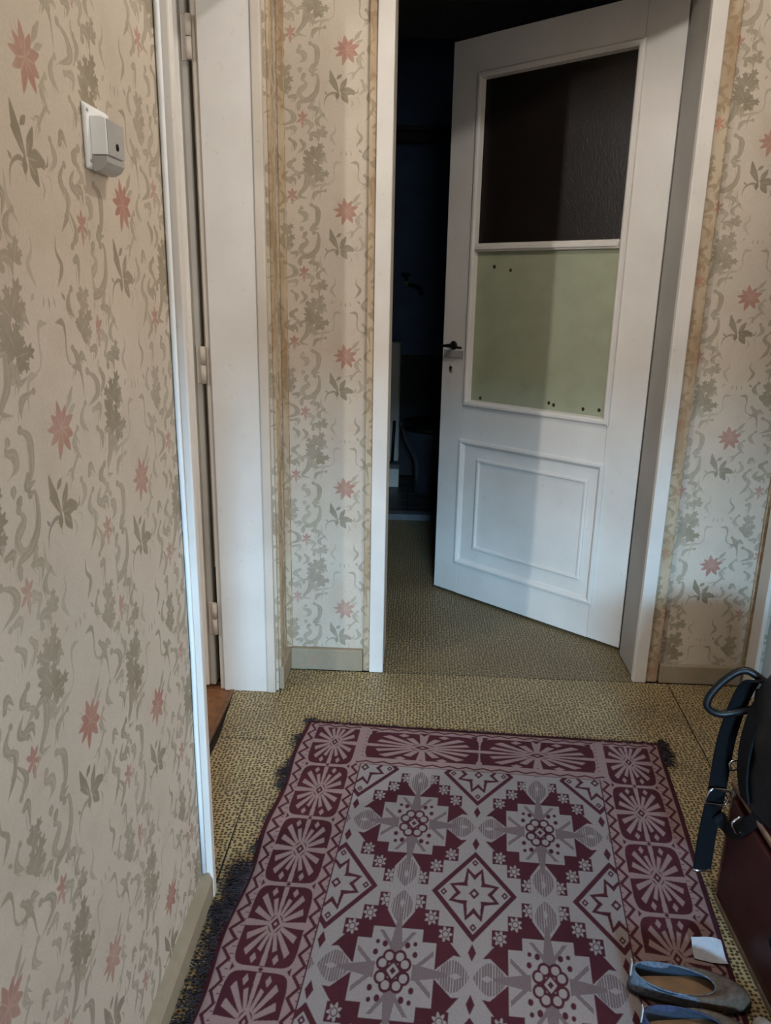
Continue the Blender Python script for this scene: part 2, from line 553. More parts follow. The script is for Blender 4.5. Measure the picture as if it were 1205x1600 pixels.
def plain(name, col, rough=0.6, spec=0.3, metal=0.0, nscale=30, var=0.12, bump=0.0):
    n = NT(name); v = n.coord('Object')
    f = n.noise(v, nscale, 4)
    dark = tuple(c * (1 - var * 2) for c in col[:3]) + (1,)
    lite = tuple(min(1, c * (1 + var)) for c in col[:3]) + (1,)
    c = n.ramp(f, [(0.3, dark), (0.7, lite)])
    if bump: n.bump(f, bump, 0.002)
    return n.out(c, rough, spec, metal)


def m_wallpaper(stain=0.35):
    n = NT('wallpaper')
    tc = n.node('ShaderNodeTexCoord')
    im = n.node('ShaderNodeTexImage'); im.image = IMG_WALL; im.interpolation = 'Cubic'
    n.lk(tc.outputs['UV'], im.inputs[0])
    sep = n.node('ShaderNodeSeparateColor'); n.lk(im.outputs[0], sep.inputs[0])
    v = n.coord('Object')
    big = n.noise(v, 2.2, 3); fine = n.noise(v, 260, 2); med = n.noise(v, 14, 4)
    base = n.ramp(big, [(0.3, srgb(195, 183, 167)), (0.7, srgb(210, 197, 180))])
    fade = n.ramp(n.noise(v, 9, 3), [(0.25, (.55, .55, .55)), (0.7, WHITE)])
    ol = n.math('MULTIPLY', sep.outputs[0], fade)
    c = n.mix(ol, base, srgb(132, 122, 101))
    c = n.mix(n.math('MULTIPLY', sep.outputs[1], fade), c, srgb(168, 119, 105))
    c = n.mix(n.math('MULTIPLY', sep.outputs[2], 0.5), c, srgb(214, 199, 178))
    # weave and damp stains
    c = n.mix(0.10, c, n.ramp(fine, [(0.35, (.3, .3, .3)), (0.65, WHITE)]), 'MULTIPLY')
    st = n.ramp(med, [(0.50, BLACK), (0.75, WHITE)])
    c = n.mix(n.math('MULTIPLY', st, stain * 0.5), c, srgb(160, 130, 95))
    n.bump(fine, 0.12, 0.001)
    return n.out(c, 0.75, 0.2)


def m_stained_paper(name, tint, amount, pr=0.9, pb=(194, 177, 152)):
    """wallpaper on a board edge, browned by old glue and damp"""
    n = NT(name)
    tc = n.node('ShaderNodeTexCoord')
    im = n.node('ShaderNodeTexImage'); im.image = IMG_WALL
    n.lk(tc.outputs['UV'], im.inputs[0])
    sep = n.node('ShaderNodeSeparateColor'); n.lk(im.outputs[0], sep.inputs[0])
    v = n.coord('Object', (6, 6, 1.6))
    c = n.mix(n.math('MULTIPLY', sep.outputs[0], pr), srgb(pb[0], pb[1], pb[2]), srgb(142, 127, 100))
    c = n.mix(n.math('MULTIPLY', sep.outputs[1], pr), c, srgb(180, 125, 105))
    st = n.ramp(n.noise(v, 2.2, 4), [(0.40, BLACK), (0.62, WHITE)])
    c = n.mix(n.math('MULTIPLY', st, amount), c, tint)
    return n.out(c, 0.75, 0.2)


def m_paint(name='white_paint', a=srgb(228, 223, 216), b=srgb(210, 203, 195), rough=0.45, chips=0.5):
    n = NT(name); v = n.coord('Object')
    big = n.noise(v, 3.0, 4); fine = n.noise(v, 45, 5, 0.65); grain = n.noise(n.coord('Object', (60, 60, 4)), 3, 3)
    c = n.ramp(big, [(0.3, b), (0.7, a)])
    sm = n.ramp(fine, [(0.62, BLACK), (0.78, WHITE)])
    c = n.mix(n.math('MULTIPLY', sm, 0.35), c, srgb(150, 138, 124))
    ch = n.ramp(n.noise(v, 120, 3, 0.7), [(0.735, BLACK), (0.75, WHITE)])
    c = n.mix(n.math('MULTIPLY', ch, chips), c, srgb(84, 70, 58))
    n.bump(grain, 0.10, 0.001)
    return n.out(c, rough, 0.35)


def m_lino(name='linoleum', dim=0.35):
    n = NT(name); v = n.coord('Object', (1, 1, 1))
    warp = n.noise(v, 60, 2)
    vo = n.node('ShaderNodeTexVoronoi'); vo.feature = 'F1'; vo.voronoi_dimensions = '2D'; vo.inputs['Scale'].default_value = 104
    vo.inputs['Randomness'].default_value = 0.5
    mp = n.node('ShaderNodeMapping'); mp.inputs['Scale'].default_value = (1.0, 1.12, 1)
    n.lk(v, mp.inputs[0]); n.lk(mp.outputs[0], vo.inputs['Vector'])
    d = n.ramp(vo.outputs['Distance'], [(0.24, WHITE), (0.46, BLACK)])
    big = n.noise(v, 3.2, 4)
    ground = n.ramp(big, [(0.3, srgb(156, 136, 97)), (0.7, srgb(182, 162, 121))])
    c = n.mix(d, ground, srgb(54, 42, 26))
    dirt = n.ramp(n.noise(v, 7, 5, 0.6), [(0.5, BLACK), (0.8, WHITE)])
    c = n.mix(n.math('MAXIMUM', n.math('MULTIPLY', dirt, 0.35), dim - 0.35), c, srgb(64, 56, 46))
    n.bump(vo.outputs['Distance'], 0.30, 0.002)
    return n.out(c, 0.5, 0.35)


def m_rug():
    n = NT('woven_rug')
    tc = n.node('ShaderNodeTexCoord')
    im = n.node('ShaderNodeTexImage'); im.image = IMG_RUG
    n.lk(tc.outputs['UV'], im.inputs[0])
    sep = n.node('ShaderNodeSeparateColor'); n.lk(im.outputs[0], sep.inputs[0])
    v = n.coord('Object')
    wv = n.node('ShaderNodeTexWave'); wv.inputs['Scale'].default_value = 190; wv.inputs['Distortion'].default_value = 0.3
    wv.bands_direction = 'X'; n.lk(v, wv.inputs[0])
    fine = n.noise(v, 480, 2); big = n.noise(v, 5, 4)
    lite = n.mix(sep.outputs[2], srgb(150, 126, 125), srgb(150, 141, 140))
    mar = n.ramp(big, [(0.3, srgb(70, 34, 42)), (0.7, srgb(82, 40, 49))])
    c = n.mix(sep.outputs[0], mar, lite)
    hz = n.math('MULTIPLY', sep.outputs[1], n.math('ADD', n.math('MULTIPLY', wv.outputs[0], 0.35), 0.45))
    c = n.mix(hz, c, srgb(84, 60, 66))
    c = n.mix(0.30, c, n.ramp(fine, [(0.3, (.35, .35, .35)), (0.7, WHITE)]), 'MULTIPLY')
    n.bump(fine, 0.5, 0.002)
    return n.out(c, 0.9, 0.1)


M = {}
M['wallpaper'] = m_wallpaper()
M['paper_edge'] = m_stained_paper('stained_wallpaper', srgb(152, 122, 90), 0.7)
M['paper_skirt'] = m_stained_paper('papered_skirting', srgb(146, 130, 106), 0.5, 0.3, (158, 145, 124))
M['white'] = m_paint()
M['panel_white'] = m_paint('jamb_white_paint', srgb(216, 212, 206), srgb(200, 194, 187), 0.45, 0.35)
M['white_old'] = m_paint('aged_white_paint', srgb(206, 196, 184), srgb(180, 168, 154), 0.5, 0.8)
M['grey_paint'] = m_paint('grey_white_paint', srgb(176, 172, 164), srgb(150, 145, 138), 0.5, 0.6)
M['brown_wood'] = plain('brown_wood', srgb(120, 88, 62), 0.55, 0.3, 0, 40, 0.2)
M['lino'] = m_lino()
M['lino_shaded'] = m_lino('shaded_linoleum', 0.72)  # darker copy of the lino, with the shade beyond the door in its colour
M['subfloor'] = plain('dark_subfloor', srgb(40, 32, 25), 0.9)
M['rug'] = m_rug()
M['ceiling'] = plain('ceiling_plaster', srgb(205, 198, 186), 0.9, 0.1, 0, 8, 0.05)
M['plaster'] = plain('room_plaster', srgb(196, 184, 166), 0.9, 0.1, 0, 6, 0.05)
M['navy'] = plain('navy_wall_paint', srgb(84, 102, 134), 0.6, 0.3, 0, 6, 0.08)
M['dark_shelf'] = plain('dark_shelf_paint', srgb(42, 40, 42), 0.6)
M['kerb'] = plain('worn_grey_threshold', srgb(92, 94, 96), 0.7)
M['tile'] = plain('dark_floor_tile', srgb(58, 52, 48), 0.45, 0.4, 0, 20, 0.1)
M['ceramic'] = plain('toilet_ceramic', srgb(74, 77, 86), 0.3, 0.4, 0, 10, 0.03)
M['black_plastic'] = plain('black_plastic', srgb(14, 14, 17), 0.4, 0.4, 0, 30, 0.1)
M['dark_metal'] = plain('dark_metal', srgb(40, 38, 36), 0.4, 0.5, 0.7, 60, 0.2)
M['switch_white'] = plain('switch_plastic', srgb(242, 244, 244), 0.35, 0.45, 0, 25, 0.02)
M['switch_shaded'] = plain('switch_shaded_plastic', srgb(176, 174, 170), 0.35, 0.45, 0, 25, 0.03)  # greyer copy of the white plastic: shade of front and cap put into colour
M['hole'] = plain('dark_hole', srgb(14, 12, 12), 0.9)
M['green'] = plain('green_panel_paint', srgb(160, 164, 138), 0.55, 0.3, 0, 12, 0.05, 0.05)
M['rust'] = plain('rusty_tack', srgb(58, 38, 24), 0.7)
M['chest'] = plain('dark_red_lacquer', srgb(64, 21, 20), 0.45, 0.4, 0, 18, 0.15)
M['chest_edge'] = plain('worn_wood_edge', srgb(134, 104, 86), 0.5, 0.3, 0, 30, 0.2)
M['leather'] = plain('black_leather', srgb(13, 13, 15), 0.45, 0.45, 0, 120, 0.2, 0.25)
M['webbing'] = plain('navy_black_webbing', srgb(11, 12, 17), 0.75, 0.25, 0, 200, 0.2, 0.3)
M['chrome'] = plain('chrome', srgb(210, 212, 216), 0.18, 0.5, 1.0, 40, 0.03)
M['shoe_grey'] = plain('grey_denim_fabric', srgb(108, 112, 122), 0.85, 0.15, 0, 150, 0.25, 0.3)
M['shoe_lining'] = plain('blue_grey_lining', srgb(54, 62, 74), 0.8, 0.2, 0, 60, 0.12)
M['insole'] = plain('worn_tan_insole', srgb(158, 130, 102), 0.75, 0.2, 0, 30, 0.18)
M['shoe_navy'] = plain('navy_suede', srgb(64, 68, 92), 0.85, 0.15, 0, 120, 0.2, 0.3)
M['shoe_toe'] = plain('worn_brown_suede', srgb(96, 80, 68), 0.85, 0.15, 0, 90, 0.2, 0.3)
M['pale_fabric'] = plain('pale_grey_felt', srgb(176, 172, 170), 0.9, 0.1, 0, 90, 0.12, 0.3)
M['sole'] = plain('dark_rubber_sole', srgb(48, 42, 40), 0.8)
M['paper'] = plain('printed_paper', srgb(176, 176, 182), 0.8, 0.2, 0, 70, 0.06)
M['ink'] = plain('paper_ink', srgb(130, 130, 140), 0.8)
M['fringe'] = plain('frayed_dark_yarn', srgb(58, 52, 56), 0.95, 0.1, 0, 60, 0.3)
M['cable'] = plain('white_cable_sheath', srgb(232, 236, 238), 0.4, 0.4, 0, 20, 0.02)
M['parquet'] = plain('brown_parquet', srgb(140, 96, 64), 0.4, 0.4, 0, 30, 0.15)


def m_glass(name, col, rough):
    n = NT(name); v = n.coord('Object')
    n.p.inputs['Transmission Weight'].default_value = 0.8
    n.p.inputs['IOR'].default_value = 1.45
    n.bump(n.noise(v, 160, 2), 0.35, 0.002)
    dirt = n.noise(v, 5, 4)
    return n.out(n.ramp(dirt, [(0.3, col), (0.8, tuple(c * 1.5 for c in col[:3]) + (1,))]), rough, 0.35)


M['glass'] = m_glass('patterned_brown_glass', srgb(58, 46, 39), 0.36)


def m_lamp():
    n = NT('lamp_glass')
    n.p.inputs['Emission Color'].default_value = (1.0, 0.78, 0.55, 1)
    n.p.inputs['Emission Strength'].default_value = 2.0
    return n.out(WHITE, 0.4)


M['lamp'] = m_lamp()

# ------------------------------------------------------------------ dimensions
XL = -0.407        # corridor face of the left wall
XR = 1.070         # corridor face of the right wall
YF = 2.295         # corridor face of the far wall
YB = 2.486         # rear face of the far wall
YN = -2.45         # near end of the corridor
ZC = 2.62          # ceiling
CELL = 0.26


# wallpaper mapping: the flower sits at (690, 435) of an 878 x 1457 motif cell
def paper_uv(along, z, x0, z0, cell, rep):
    uu = ((along - x0) / cell + 690 / 878.0) / 2.0
    vv = 1.0 - 435 / 1457.0 + (z - z0) / rep
    return (uu, vv)


def uv_left(co, n, c):
    along = co.y
    if abs(n.y) > 0.5: along = co.x
    if c.y < 0.975: return paper_uv(along, co.z, 0.855, 0.288, 0.245, 0.377)
    if c.y > 1.6: return paper_uv(along, co.z, 2.36, 0.21, CELL, 0.40)
    return paper_uv(along, co.z, 1.094, 0.173, 0.245, 0.377)


def uv_far(co, n, c):
    along = co.x
    if abs(n.x) > 0.5: along = co.y
    if c.x < 0.3: return paper_uv(along, co.z, -0.220, 0.211, CELL, 0.40)
    return paper_uv(along, co.z, 0.920, 0.000, CELL, 0.40)


def uv_right(co, n, c):
    return paper_uv(-co.y, co.z, -1.9, 0.1, CELL, 0.40)


# ------------------------------------------------------------------ structure: walls, ceiling
w = MB()
w.box(-0.56, XL, YN, 0.975, 0, ZC); w.box(-0.56, XL, 0.975, 1.291, 0, ZC)
w.box(-0.56, XL, 2.135, YF, 0, ZC); w.box(-0.56, XL, 1.291, 2.135, 1.945, ZC)
struct(w.build('wall_left', M['wallpaper'], uv=uv_left), 'beige floral wallpapered wall along the left with a doorway', 'wall')
w = MB()
w.box(-0.56, -0.100, YF, YB, 0, ZC); w.box(0.732, XR + .12, YF, YB, 0, ZC); w.box(-0.100, 0.732, YF, YB, 2.055, ZC)
struct(w.build('wall_far', M['wallpaper'], uv=uv_far), 'floral wallpapered end wall around the white half-glazed door', 'wall')
w = MB()
w.box(XR, XR + .12, 2.262, YF, 0, ZC); w.box(XR, XR + .12, YN, -0.20, 0, ZC); w.box(XR, XR + .12, 0.78, 1.40, 0, ZC); w.box(XR, XR + .12, -0.20, 0.78, 2.06, ZC); w.box(XR, XR + .12, 1.40, 2.262, 2.06, ZC)
struct(w.build('wall_right', M['wallpaper'], uv=uv_right), 'wallpapered wall on the right behind the black bag', 'wall')
w = MB()
w.box(-0.56, 0.05, YN - .12, YN, 0, ZC); w.box(0.65, XR + .12, YN - .12, YN, 0, ZC)
w.box(0.05, 0.65, YN - .12, YN, 0, 0.90); w.box(0.05, 0.65, YN - .12, YN, 1.90, ZC)
struct(w.build('wall_near', M['plaster']), 'plain wall behind the camera with a window', 'wall')
w = MB().rectframe(0.05, 0.65, 0.90, 1.90, [(0, -.05), (0, .03), (.035, .03), (.035, -.05)], YN - .06)
wf = struct(w.build('window_1', M['white']), 'white framed window at the near end of the corridor', 'window')
struct(one('ceiling', M['ceiling'], None, -3.4, 2.8, YN - .12, 5.3, ZC, ZC + .1), 'pale plaster ceiling', 'ceiling')

# side room beyond the left doorway
w = MB()
w.box(-3.3, -3.2, -1.5, -0.75, 0, ZC); w.box(-3.3, -3.2, -0.10, 3.2, 0, ZC)
w.box(-3.3, -3.2, -0.75, -0.10, 0, 1.70); w.box(-3.3, -3.2, -0.75, -0.10, 2.5, ZC)
w.box(-3.3, -0.56, -1.6, -1.5, 0, ZC); w.box(-3.3, -0.56, 3.2, 3.3, 0, ZC)
struct(w.build('wall_side_room', M['plaster']), 'plain walls of the room beyond the left doorway', 'wall')

# room beyond the doorway in the right wall, behind the camera's shoulder
w = MB()
w.box(XR + .12, 2.7, -1.9, -1.8, 0, ZC); w.box(XR + .12, 2.7, 1.5, 1.6, 0, ZC); w.box(2.6, 2.7, -1.8, 1.5, 0, ZC)
struct(w.build('wall_right_room', M['plaster']), 'plain walls of the room beyond the right doorway', 'wall')
struct(one('floor_right_room', M['parquet'], None, XR + .0, 2.7, -1.9, 1.6, -0.05, -0.004), 'brown floor of the room on the right', 'floor')

# toilet room beyond the far door
w = MB()
w.box(-0.62, -0.50, YB, 5.2, 0, ZC); w.box(1.30, 1.42, YB, 5.2, 0, ZC); w.box(-0.62, 1.42, 5.1, 5.2, 0, ZC)
struct(w.build('wall_toilet_room', M['navy']), 'dark blue walls of the unlit room behind the open door', 'wall')

# ------------------------------------------------------------------ floors
fl = struct(one('floor', M['subfloor'], None, -0.56, XR + .12, YN, 4.03, -0.05, -0.0035), 'olive yellow speckled linoleum floor laid in sheets', 'floor')


def sheet(pts, mat='lino', z0=-0.0035, z1=0.0):
    n = len(pts)
    mb = MB()
    mb.add([(x, y, z0) for x, y in pts] + [(x, y, z1) for x, y in pts],
           [tuple(reversed(range(n))), tuple(range(n, 2 * n))] + [(i, (i + 1) % n, n + (i + 1) % n, n + i) for i in range(n)])
    return mb.build('linoleum_sheet', M[mat], fl)


sheet([(-0.392, YN), (0.785, YN), (0.792, 1.6), (0.825, 2.272), (-0.40, 2.272), (-0.392, 1.4)])
sheet([(0.789, YN), (XR, YN), (XR, 2.272), (0.829, 2.272), (0.796, 1.6)])
sheet([(-0.535, 1.0), (-0.396, 1.0), (-0.396, 1.4), (-0.396, 1.860), (-0.525, 1.860)])
sheet([(-0.525, 1.864), (-0.396, 1.864), (-0.404, 2.272), (-0.404, 2.135), (-0.545, 2.135)])
sheet([(-0.090, 2.276), (0.72, 2.276), (0.72, 2.49), (1.29, 2.49), (1.29, 4.02), (-0.49, 4.02), (-0.49, 2.49), (-0.090, 2.49)], 'lino_shaded')  # this sheet carries the doorway's shade in its colour

# parquet in the side room
fp = struct(one('floor_side_room', M['subfloor'], None, -3.3, -0.56, -1.6, 3.3, -0.05, -0.012), 'brown parquet floor of the room beyond the left doorway', 'floor')
pm = None
for i in range(16):
    for j in range(3):
        y0 = 1.305 + i * 0.0545
        if pm is None:
            o = one('parquet_block', M['parquet'], fp, 0, 0.242, 0, 0.053, -0.012, -0.002, bevel=0.001)
            pm = o.data
        else:
            o = bpy.data.objects.new('parquet_block', pm); link(o, fp)
            o.modifiers.new('bevel', 'BEVEL').width = 0.001
        if i % 2 and j == 0: o.scale = (.5, 1, 1)
        o.location = ((-0.557 - 0.242 * (.5 if i % 2 else 1)) if j == 0 else (-0.557 - 0.2425 * (j + (.5 if i % 2 else 1)) ), y0, 0)
struct(one('trim_1', M['brown_wood'], None, -0.556, -0.543, 1.285, 2.13, -0.012, 0.004, bevel=.002), 'brown wooden threshold strip in the left doorway', 'threshold')

# toilet room floor: raised pale kerb and dark tiles
struct(one('trim_2', M['kerb'], None, -0.50, 1.30, 4.03, 4.11, -0.01, 0.03, bevel=.004), 'pale worn threshold deep in the dark doorway', 'threshold')
ft = struct(one('floor_toilet_room', M['subfloor'], None, -0.5, 1.3, 4.11, 5.1, -0.05, -0.006), 'dark tiled floor of the unlit toilet', 'floor')
tm = None
for i in range(12):
    for j in range(6):
        if tm is None:
            o = one('floor_tile', M['tile'], ft, 0, 0.146, 0, 0.146, -0.006, 0.0, bevel=0.001); tm = o.data
        else:
            o = bpy.data.objects.new('floor_tile', tm); link(o, ft)
        o.location = (-0.498 + i * 0.15, 4.14 + j * 0.15, 0)

# ------------------------------------------------------------------ skirtings and trims
w = MB().box(XL, -0.387, YN, 1.277, 0, 0.050)
w.add([(XL, YN, .050), (-.387, YN, .050), (-.387, 1.277, .050), (XL, 1.277, .050), (XL, YN, .064), (-.394, YN, .064), (-.394, 1.277, .064), (XL, 1.277, .064)],
      [(4, 5, 6, 7), (0, 1, 5, 4), (1, 2, 6, 5), (2, 3, 7, 6), (3, 0, 4, 7)])
struct(w.build('baseboard_left', M['paper_skirt'], uv=lambda co, n, c: paper_uv(co.y, co.z, 0.9, 0.3, .26, .4)), 'papered beige skirting board at the foot of the left wall', 'skirting')
o = one('baseboard_far', M['paper_skirt'], None, -0.392, -0.158, 2.275, YF, 0, 0.074, bevel=.003, uv=lambda co, n, c: paper_uv(co.x, co.z, -0.2, 0.2, .26, .4))
struct(o, 'short papered skirting left of the white door frame', 'skirting')
o = one('baseboard_right', M['paper_skirt'], None, 0.800, 1.055, 2.275, YF, 0, 0.062, bevel=.003, uv=lambda co, n, c: paper_uv(co.x, co.z, 0.5, 0.2, .26, .4))
struct(o, 'short papered skirting right of the white door frame', 'skirting')
o = one('baseboard_corner', M['paper_skirt'], None, XL, -0.392, 2.14, 2.2945, 0, 0.074, bevel=.003, uv=lambda co, n, c: paper_uv(co.y, co.z, 0.5, 0.2, .26, .4))
struct(o, 'narrow papered skirting between the left doorway and the end wall', 'skirting')

# white corner post at the near side of the left doorway
w = MB().box(XL, -0.386, 1.278, 1.300, 0, 2.0).box(-0.56, -0.40, 1.291, 1.300, 0, 1.93)
struct(w.build('trim_3', M['white'], bevel=.003), 'white painted corner strip where the left wall ends at the doorway', 'corner trim')

# wide white jamb lining of the left doorway
jr = empty('door_frame_left', (0, 0, 0))
struct(jr, 'wide white painted jamb lining of the left doorway', 'door frame')
one('jamb_board', M['panel_white'], jr, -0.573, -0.440, 2.120, 2.135, 0, 1.945, bevel=.002)
one('rebate_strip', M['white_old'], jr, -0.588, -0.5735, 2.128, 2.150, 0, 1.945, bevel=.002)
one('edge_moulding', M['white_old'], jr, -0.4395, -0.414, 2.113, 2.136, 0, 1.945, bevel=.004)
one('head_board', M['white_old'], jr, -0.573, -0.414, 1.30, 2.112, 1.930, 1.945, bevel=.002)
# papered architrave at the corridor face, raised off the corner
o = one('trim_4', M['paper_edge'], None, XL, -0.399, 2.140, 2.20, 0.0745, 2.3, bevel=.002, uv=uv_left)
struct(o, 'browned papered edge board beside the white jamb lining', 'trim')
o = one('trim_5', M['paper_edge'], None, XL, -0.388, 2.283, 2.2945, 0.0745, ZC, bevel=.002, uv=uv_far)
struct(o, 'brown stained papered strip in the far left corner', 'trim')

# end door frame
wr = empty('door_frame_far', (0, 0, 0))
struct(wr, 'white painted frame of the half-glazed door at the end', 'door frame')
one('casing', M['white'], wr, -0.136, -0.091, 2.272, YF, 0, 2.10, bevel=.003)
one('casing', M['white'], wr, 0.715, 0.757, 2.272, YF, 0, 2.10, bevel=.003)
one('head_casing', M['white'], wr, -0.0905, 0.7145, 2.272, YF, 2.03, 2.10, bevel=.003)
one('jamb_board', M['white_old'], wr, -0.100, -0.091, YF + .0005, YB, 0, 2.045, bevel=.002)
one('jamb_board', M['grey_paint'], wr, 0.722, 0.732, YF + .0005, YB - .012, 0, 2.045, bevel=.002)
one('head_board', M['white_old'], wr, -0.0905, 0.7215, YF + .0005, YB, 2.040, 2.055, bevel=.002)
o = one('trim_6', M['paper_edge'], None, -0.157, -0.1365, 2.281, YF, 0, ZC, bevel=.002, uv=uv_far)
struct(o, 'brown stained papered board along the left of the white door frame', 'trim')
o = one('trim_7', M['paper_edge'], None, 0.7575, 0.795, 2.281, YF, 0, ZC, bevel=.002, uv=uv_far)
struct(o, 'browned papered board along the right of the white door frame', 'trim')
# right corner: brown stained strip and white casing of the door in the right wall
o = one('trim_8', M['paper_edge'], None, 1.056, XR, 2.284, YF, 0, ZC, bevel=.002, uv=uv_far)
struct(o, 'brown stained papered strip in the far right corner', 'trim')
rr = empty('door_frame_right', (0, 0, 0))
struct(rr, 'white painted door casing at the right edge of the picture', 'door frame')
one('casing', M['white'], rr, XR - .014, XR, 2.195, 2.262, 0, 2.12, bevel=.003)
one('casing', M['white'], rr, XR - .014, XR, 1.400, 1.467, 0, 2.12, bevel=.003)
one('head_casing', M['white'], rr, XR - .014, XR, 1.4675, 2.1945, 2.05, 2.12, bevel=.003)
d3 = struct(one('door_3', M['white'], None, XR + .04, XR + .08, 1.4, 2.262, 0.008, 2.06, bevel=.002), 'closed white door in the right wall', 'door')

# ------------------------------------------------------------------ open half-glazed door
RZ = math.atan2(0.649, -0.761)
dr = empty('door_1', (0.735, 2.489, 0.0), RZ)
struct(dr, 'white half-glazed door standing ajar with green lower pane and raised panel', 'door')
DW, DH, TH = 0.853, 2.035, 0.040
z0 = 0.012
one('stile', M['white'], dr, 0.014, 0.140, -TH, 0, z0, DH, bevel=.002)
one('stile', M['white'], dr, 0.735, DW, -TH, 0, z0, DH, bevel=.002)
one('rail', M['white'], dr, 0.1402, 0.7348, -TH, 0, 1.918, DH)
one('rail', M['white'], dr, 0.1402, 0.7348, -TH, 0, 0.645, 0.786)
one('rail', M['white'], dr, 0.1402, 0.7348, -TH, 0, z0, 0.142)
HALF = [(0, 0), (.002, .007), (.008, .012), (.016, .012), (.022, .007), (.026, -.012), (.0, -.012)]
MB().rectframe(0.132, 0.742, 0.778, 1.926, HALF).build('glazing_moulding', M['white'], dr)
MB().box(0.158, 0.716, -.012, .004, 1.340, 1.368).box(0.158, 0.716, .004, .010, 1.346, 1.362).build('glazing_bar', M['white'], dr, bevel=.003)
one('glass_pane', M['glass'], dr, 0.150, 0.724, -.020, -.015, 1.352, 1.912)
gp = one('green_pane', M['green'], dr, 0.150, 0.724, -.019, -.0125, 0.790, 1.350)
gp['label'] = 'sage green painted lower pane'
for s_, z_ in ((.640, 1.288), (.570, 1.276), (.355, .824), (.240, .823), (.180, .826), (.672, .815), (.375, .829)):
    mb = MB().lathe([(.0045, 0), (.0048, .0015), (.003, .003), (.0008, .0035)], 8)
    o = mb.build('rusty_tack', M['rust'], dr)
    o.rotation_euler = (-math.pi / 2, 0, 0); o.location = (s_, -.0125, z_); o.scale = (1.2, 1.4, 1)
# lower panel: sunk field, bolection moulding, raised inner panel
one('panel_field', M['white'], dr, 0.1402, 0.7348, -.030, -.004, 0.1422, 0.6448)
BOL = [(0, -.004), (.0, .004), (.004, .009), (.012, .010), (.018, .006), (.022, .0), (.026, -.004)]
MB().rectframe(0.132, 0.752, 0.138, 0.652, BOL).build('panel_moulding', M['white'], dr)
RIM = [(0, -.006), (.0, .0015), (.005, .0045), (.011, .004), (.014, -.001), (.014, -.006)]
MB().rectframe(0.190, 0.665, 0.217, 0.585, RIM).build('inner_moulding', M['white'], dr)
# handle, painted plate, keyhole
hd = MB().tube([(.800, 0, 1.003), (.800, .040, 1.003)], .007, 10)
ho = hd.build('handle', M['dark_metal'], dr)
ho['label'] = 'thin dark metal lever handle'
MB().tube([(.838, .040, 1.001), (.80, .042, 1.003), (.755, .041, 1.000), (.735, .038, .999)], [.0045, .006, .005, .0045], 10).build('lever', M['dark_metal'], ho)
mb = MB().lathe([(.017, 0), (.017, .003), (.010, .006)], 16); o = mb.build('rosette', M['dark_metal'], ho)
o.rotation_euler = (-math.pi / 2, 0, 0); o.location = (.800, 0, 1.003)
one('lock_plate', M['grey_paint'], dr, .752, .846, 0, .002, .955, .985, bevel=.001)
kp = MB().lathe([(.0095, 0), (.0095, .0015)], 14).build('keyhole_plate', M['white_old'], dr)
kp.rotation_euler = (-math.pi / 2, 0, 0); kp.location = (.808, 0, .915); kp.scale = (1, 1.8, 1)
w = MB().lathe([(.0048, 0), (.0048, .002)], 10); w.box(-.0028, .0028, 0, .0135, 0, .002)
o = w.build('keyhole', M['hole'], dr); o.rotation_euler = (-math.pi / 2, 0, 0); o.location = (.808, 0.0008, .920)
for hz in (.25, 1.75):
    MB().tube([(.004, -.004, hz - .045), (.004, -.004, hz + .045)], .006, 10).build('hinge', M['white_old'], dr)

# ------------------------------------------------------------------ left door, swung into the side room
dl = empty('door_2', (-0.604, 2.132, 0.0), math.radians(178))
struct(dl, 'white door edge swung open into the room at the left', 'door')
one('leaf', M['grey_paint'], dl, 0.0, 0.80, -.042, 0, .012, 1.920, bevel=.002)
one('stile_moulding', M['white'], dl, 0.018, 0.034, 0, .008, .012, 1.915, bevel=.003)
o = one('worn_strip', M['brown_wood'], dl, 0.0345, 0.046, 0, .003, .012, 1.915)
o['label'] = 'bare brown worn strip'
for hz in (.238, .993, 1.790):
    h_ = MB().tube([(-.010, .010, hz - .05), (-.010, .010, hz)], .0075, 12).tube([(-.010, .010, hz + .002), (-.010, .010, hz + .05)], .0075, 12).build('hinge', M['white_old'], dl)
    one('hinge_leaf', M['white_old'], h_, -.008, .010, .0005, .004, hz - .05, hz + .05)

# ------------------------------------------------------------------ white cable down the corner
pts = [(x, y + .012, z) for x, y, z in [(-0.4015, 1.262, 2.55), (-0.4015, 1.262, 1.9), (-0.4015, 1.259, 1.5), (-0.4015, 1.256, 1.25), (-0.4015, 1.255, 1.0), (-0.4015, 1.257, .85), (-0.4015, 1.261, .7),
       (-0.4010, 1.2615, .55), (-0.4015, 1.258, .40), (-0.4015, 1.2585, .25), (-0.4015, 1.2605, .070)]]
o = MB().tube(pts, .0045, 10).build('cable', M['cable'])
tag(o, 'white cable running down the corner of the left wall', 'cable')

# ------------------------------------------------------------------ wall switch
sw = empty('wall_switch', (XL, 0.985, 1.338))
tag(sw, 'white plastic wall switch box with a dark hole on the left wall', 'switch')


def side_ext(poly, y0, y1):            # poly in (x out from wall, z) extruded along y
    n = len(poly); mb = MB()
    mb.add([(x, y0, z) for x, z in poly] + [(x, y1, z) for x, z in poly],
           [tuple(range(n)), tuple(reversed(range(n, 2 * n)))] + [(i, n + i, n + (i + 1) % n, (i + 1) % n) for i in range(n)])
    return mb


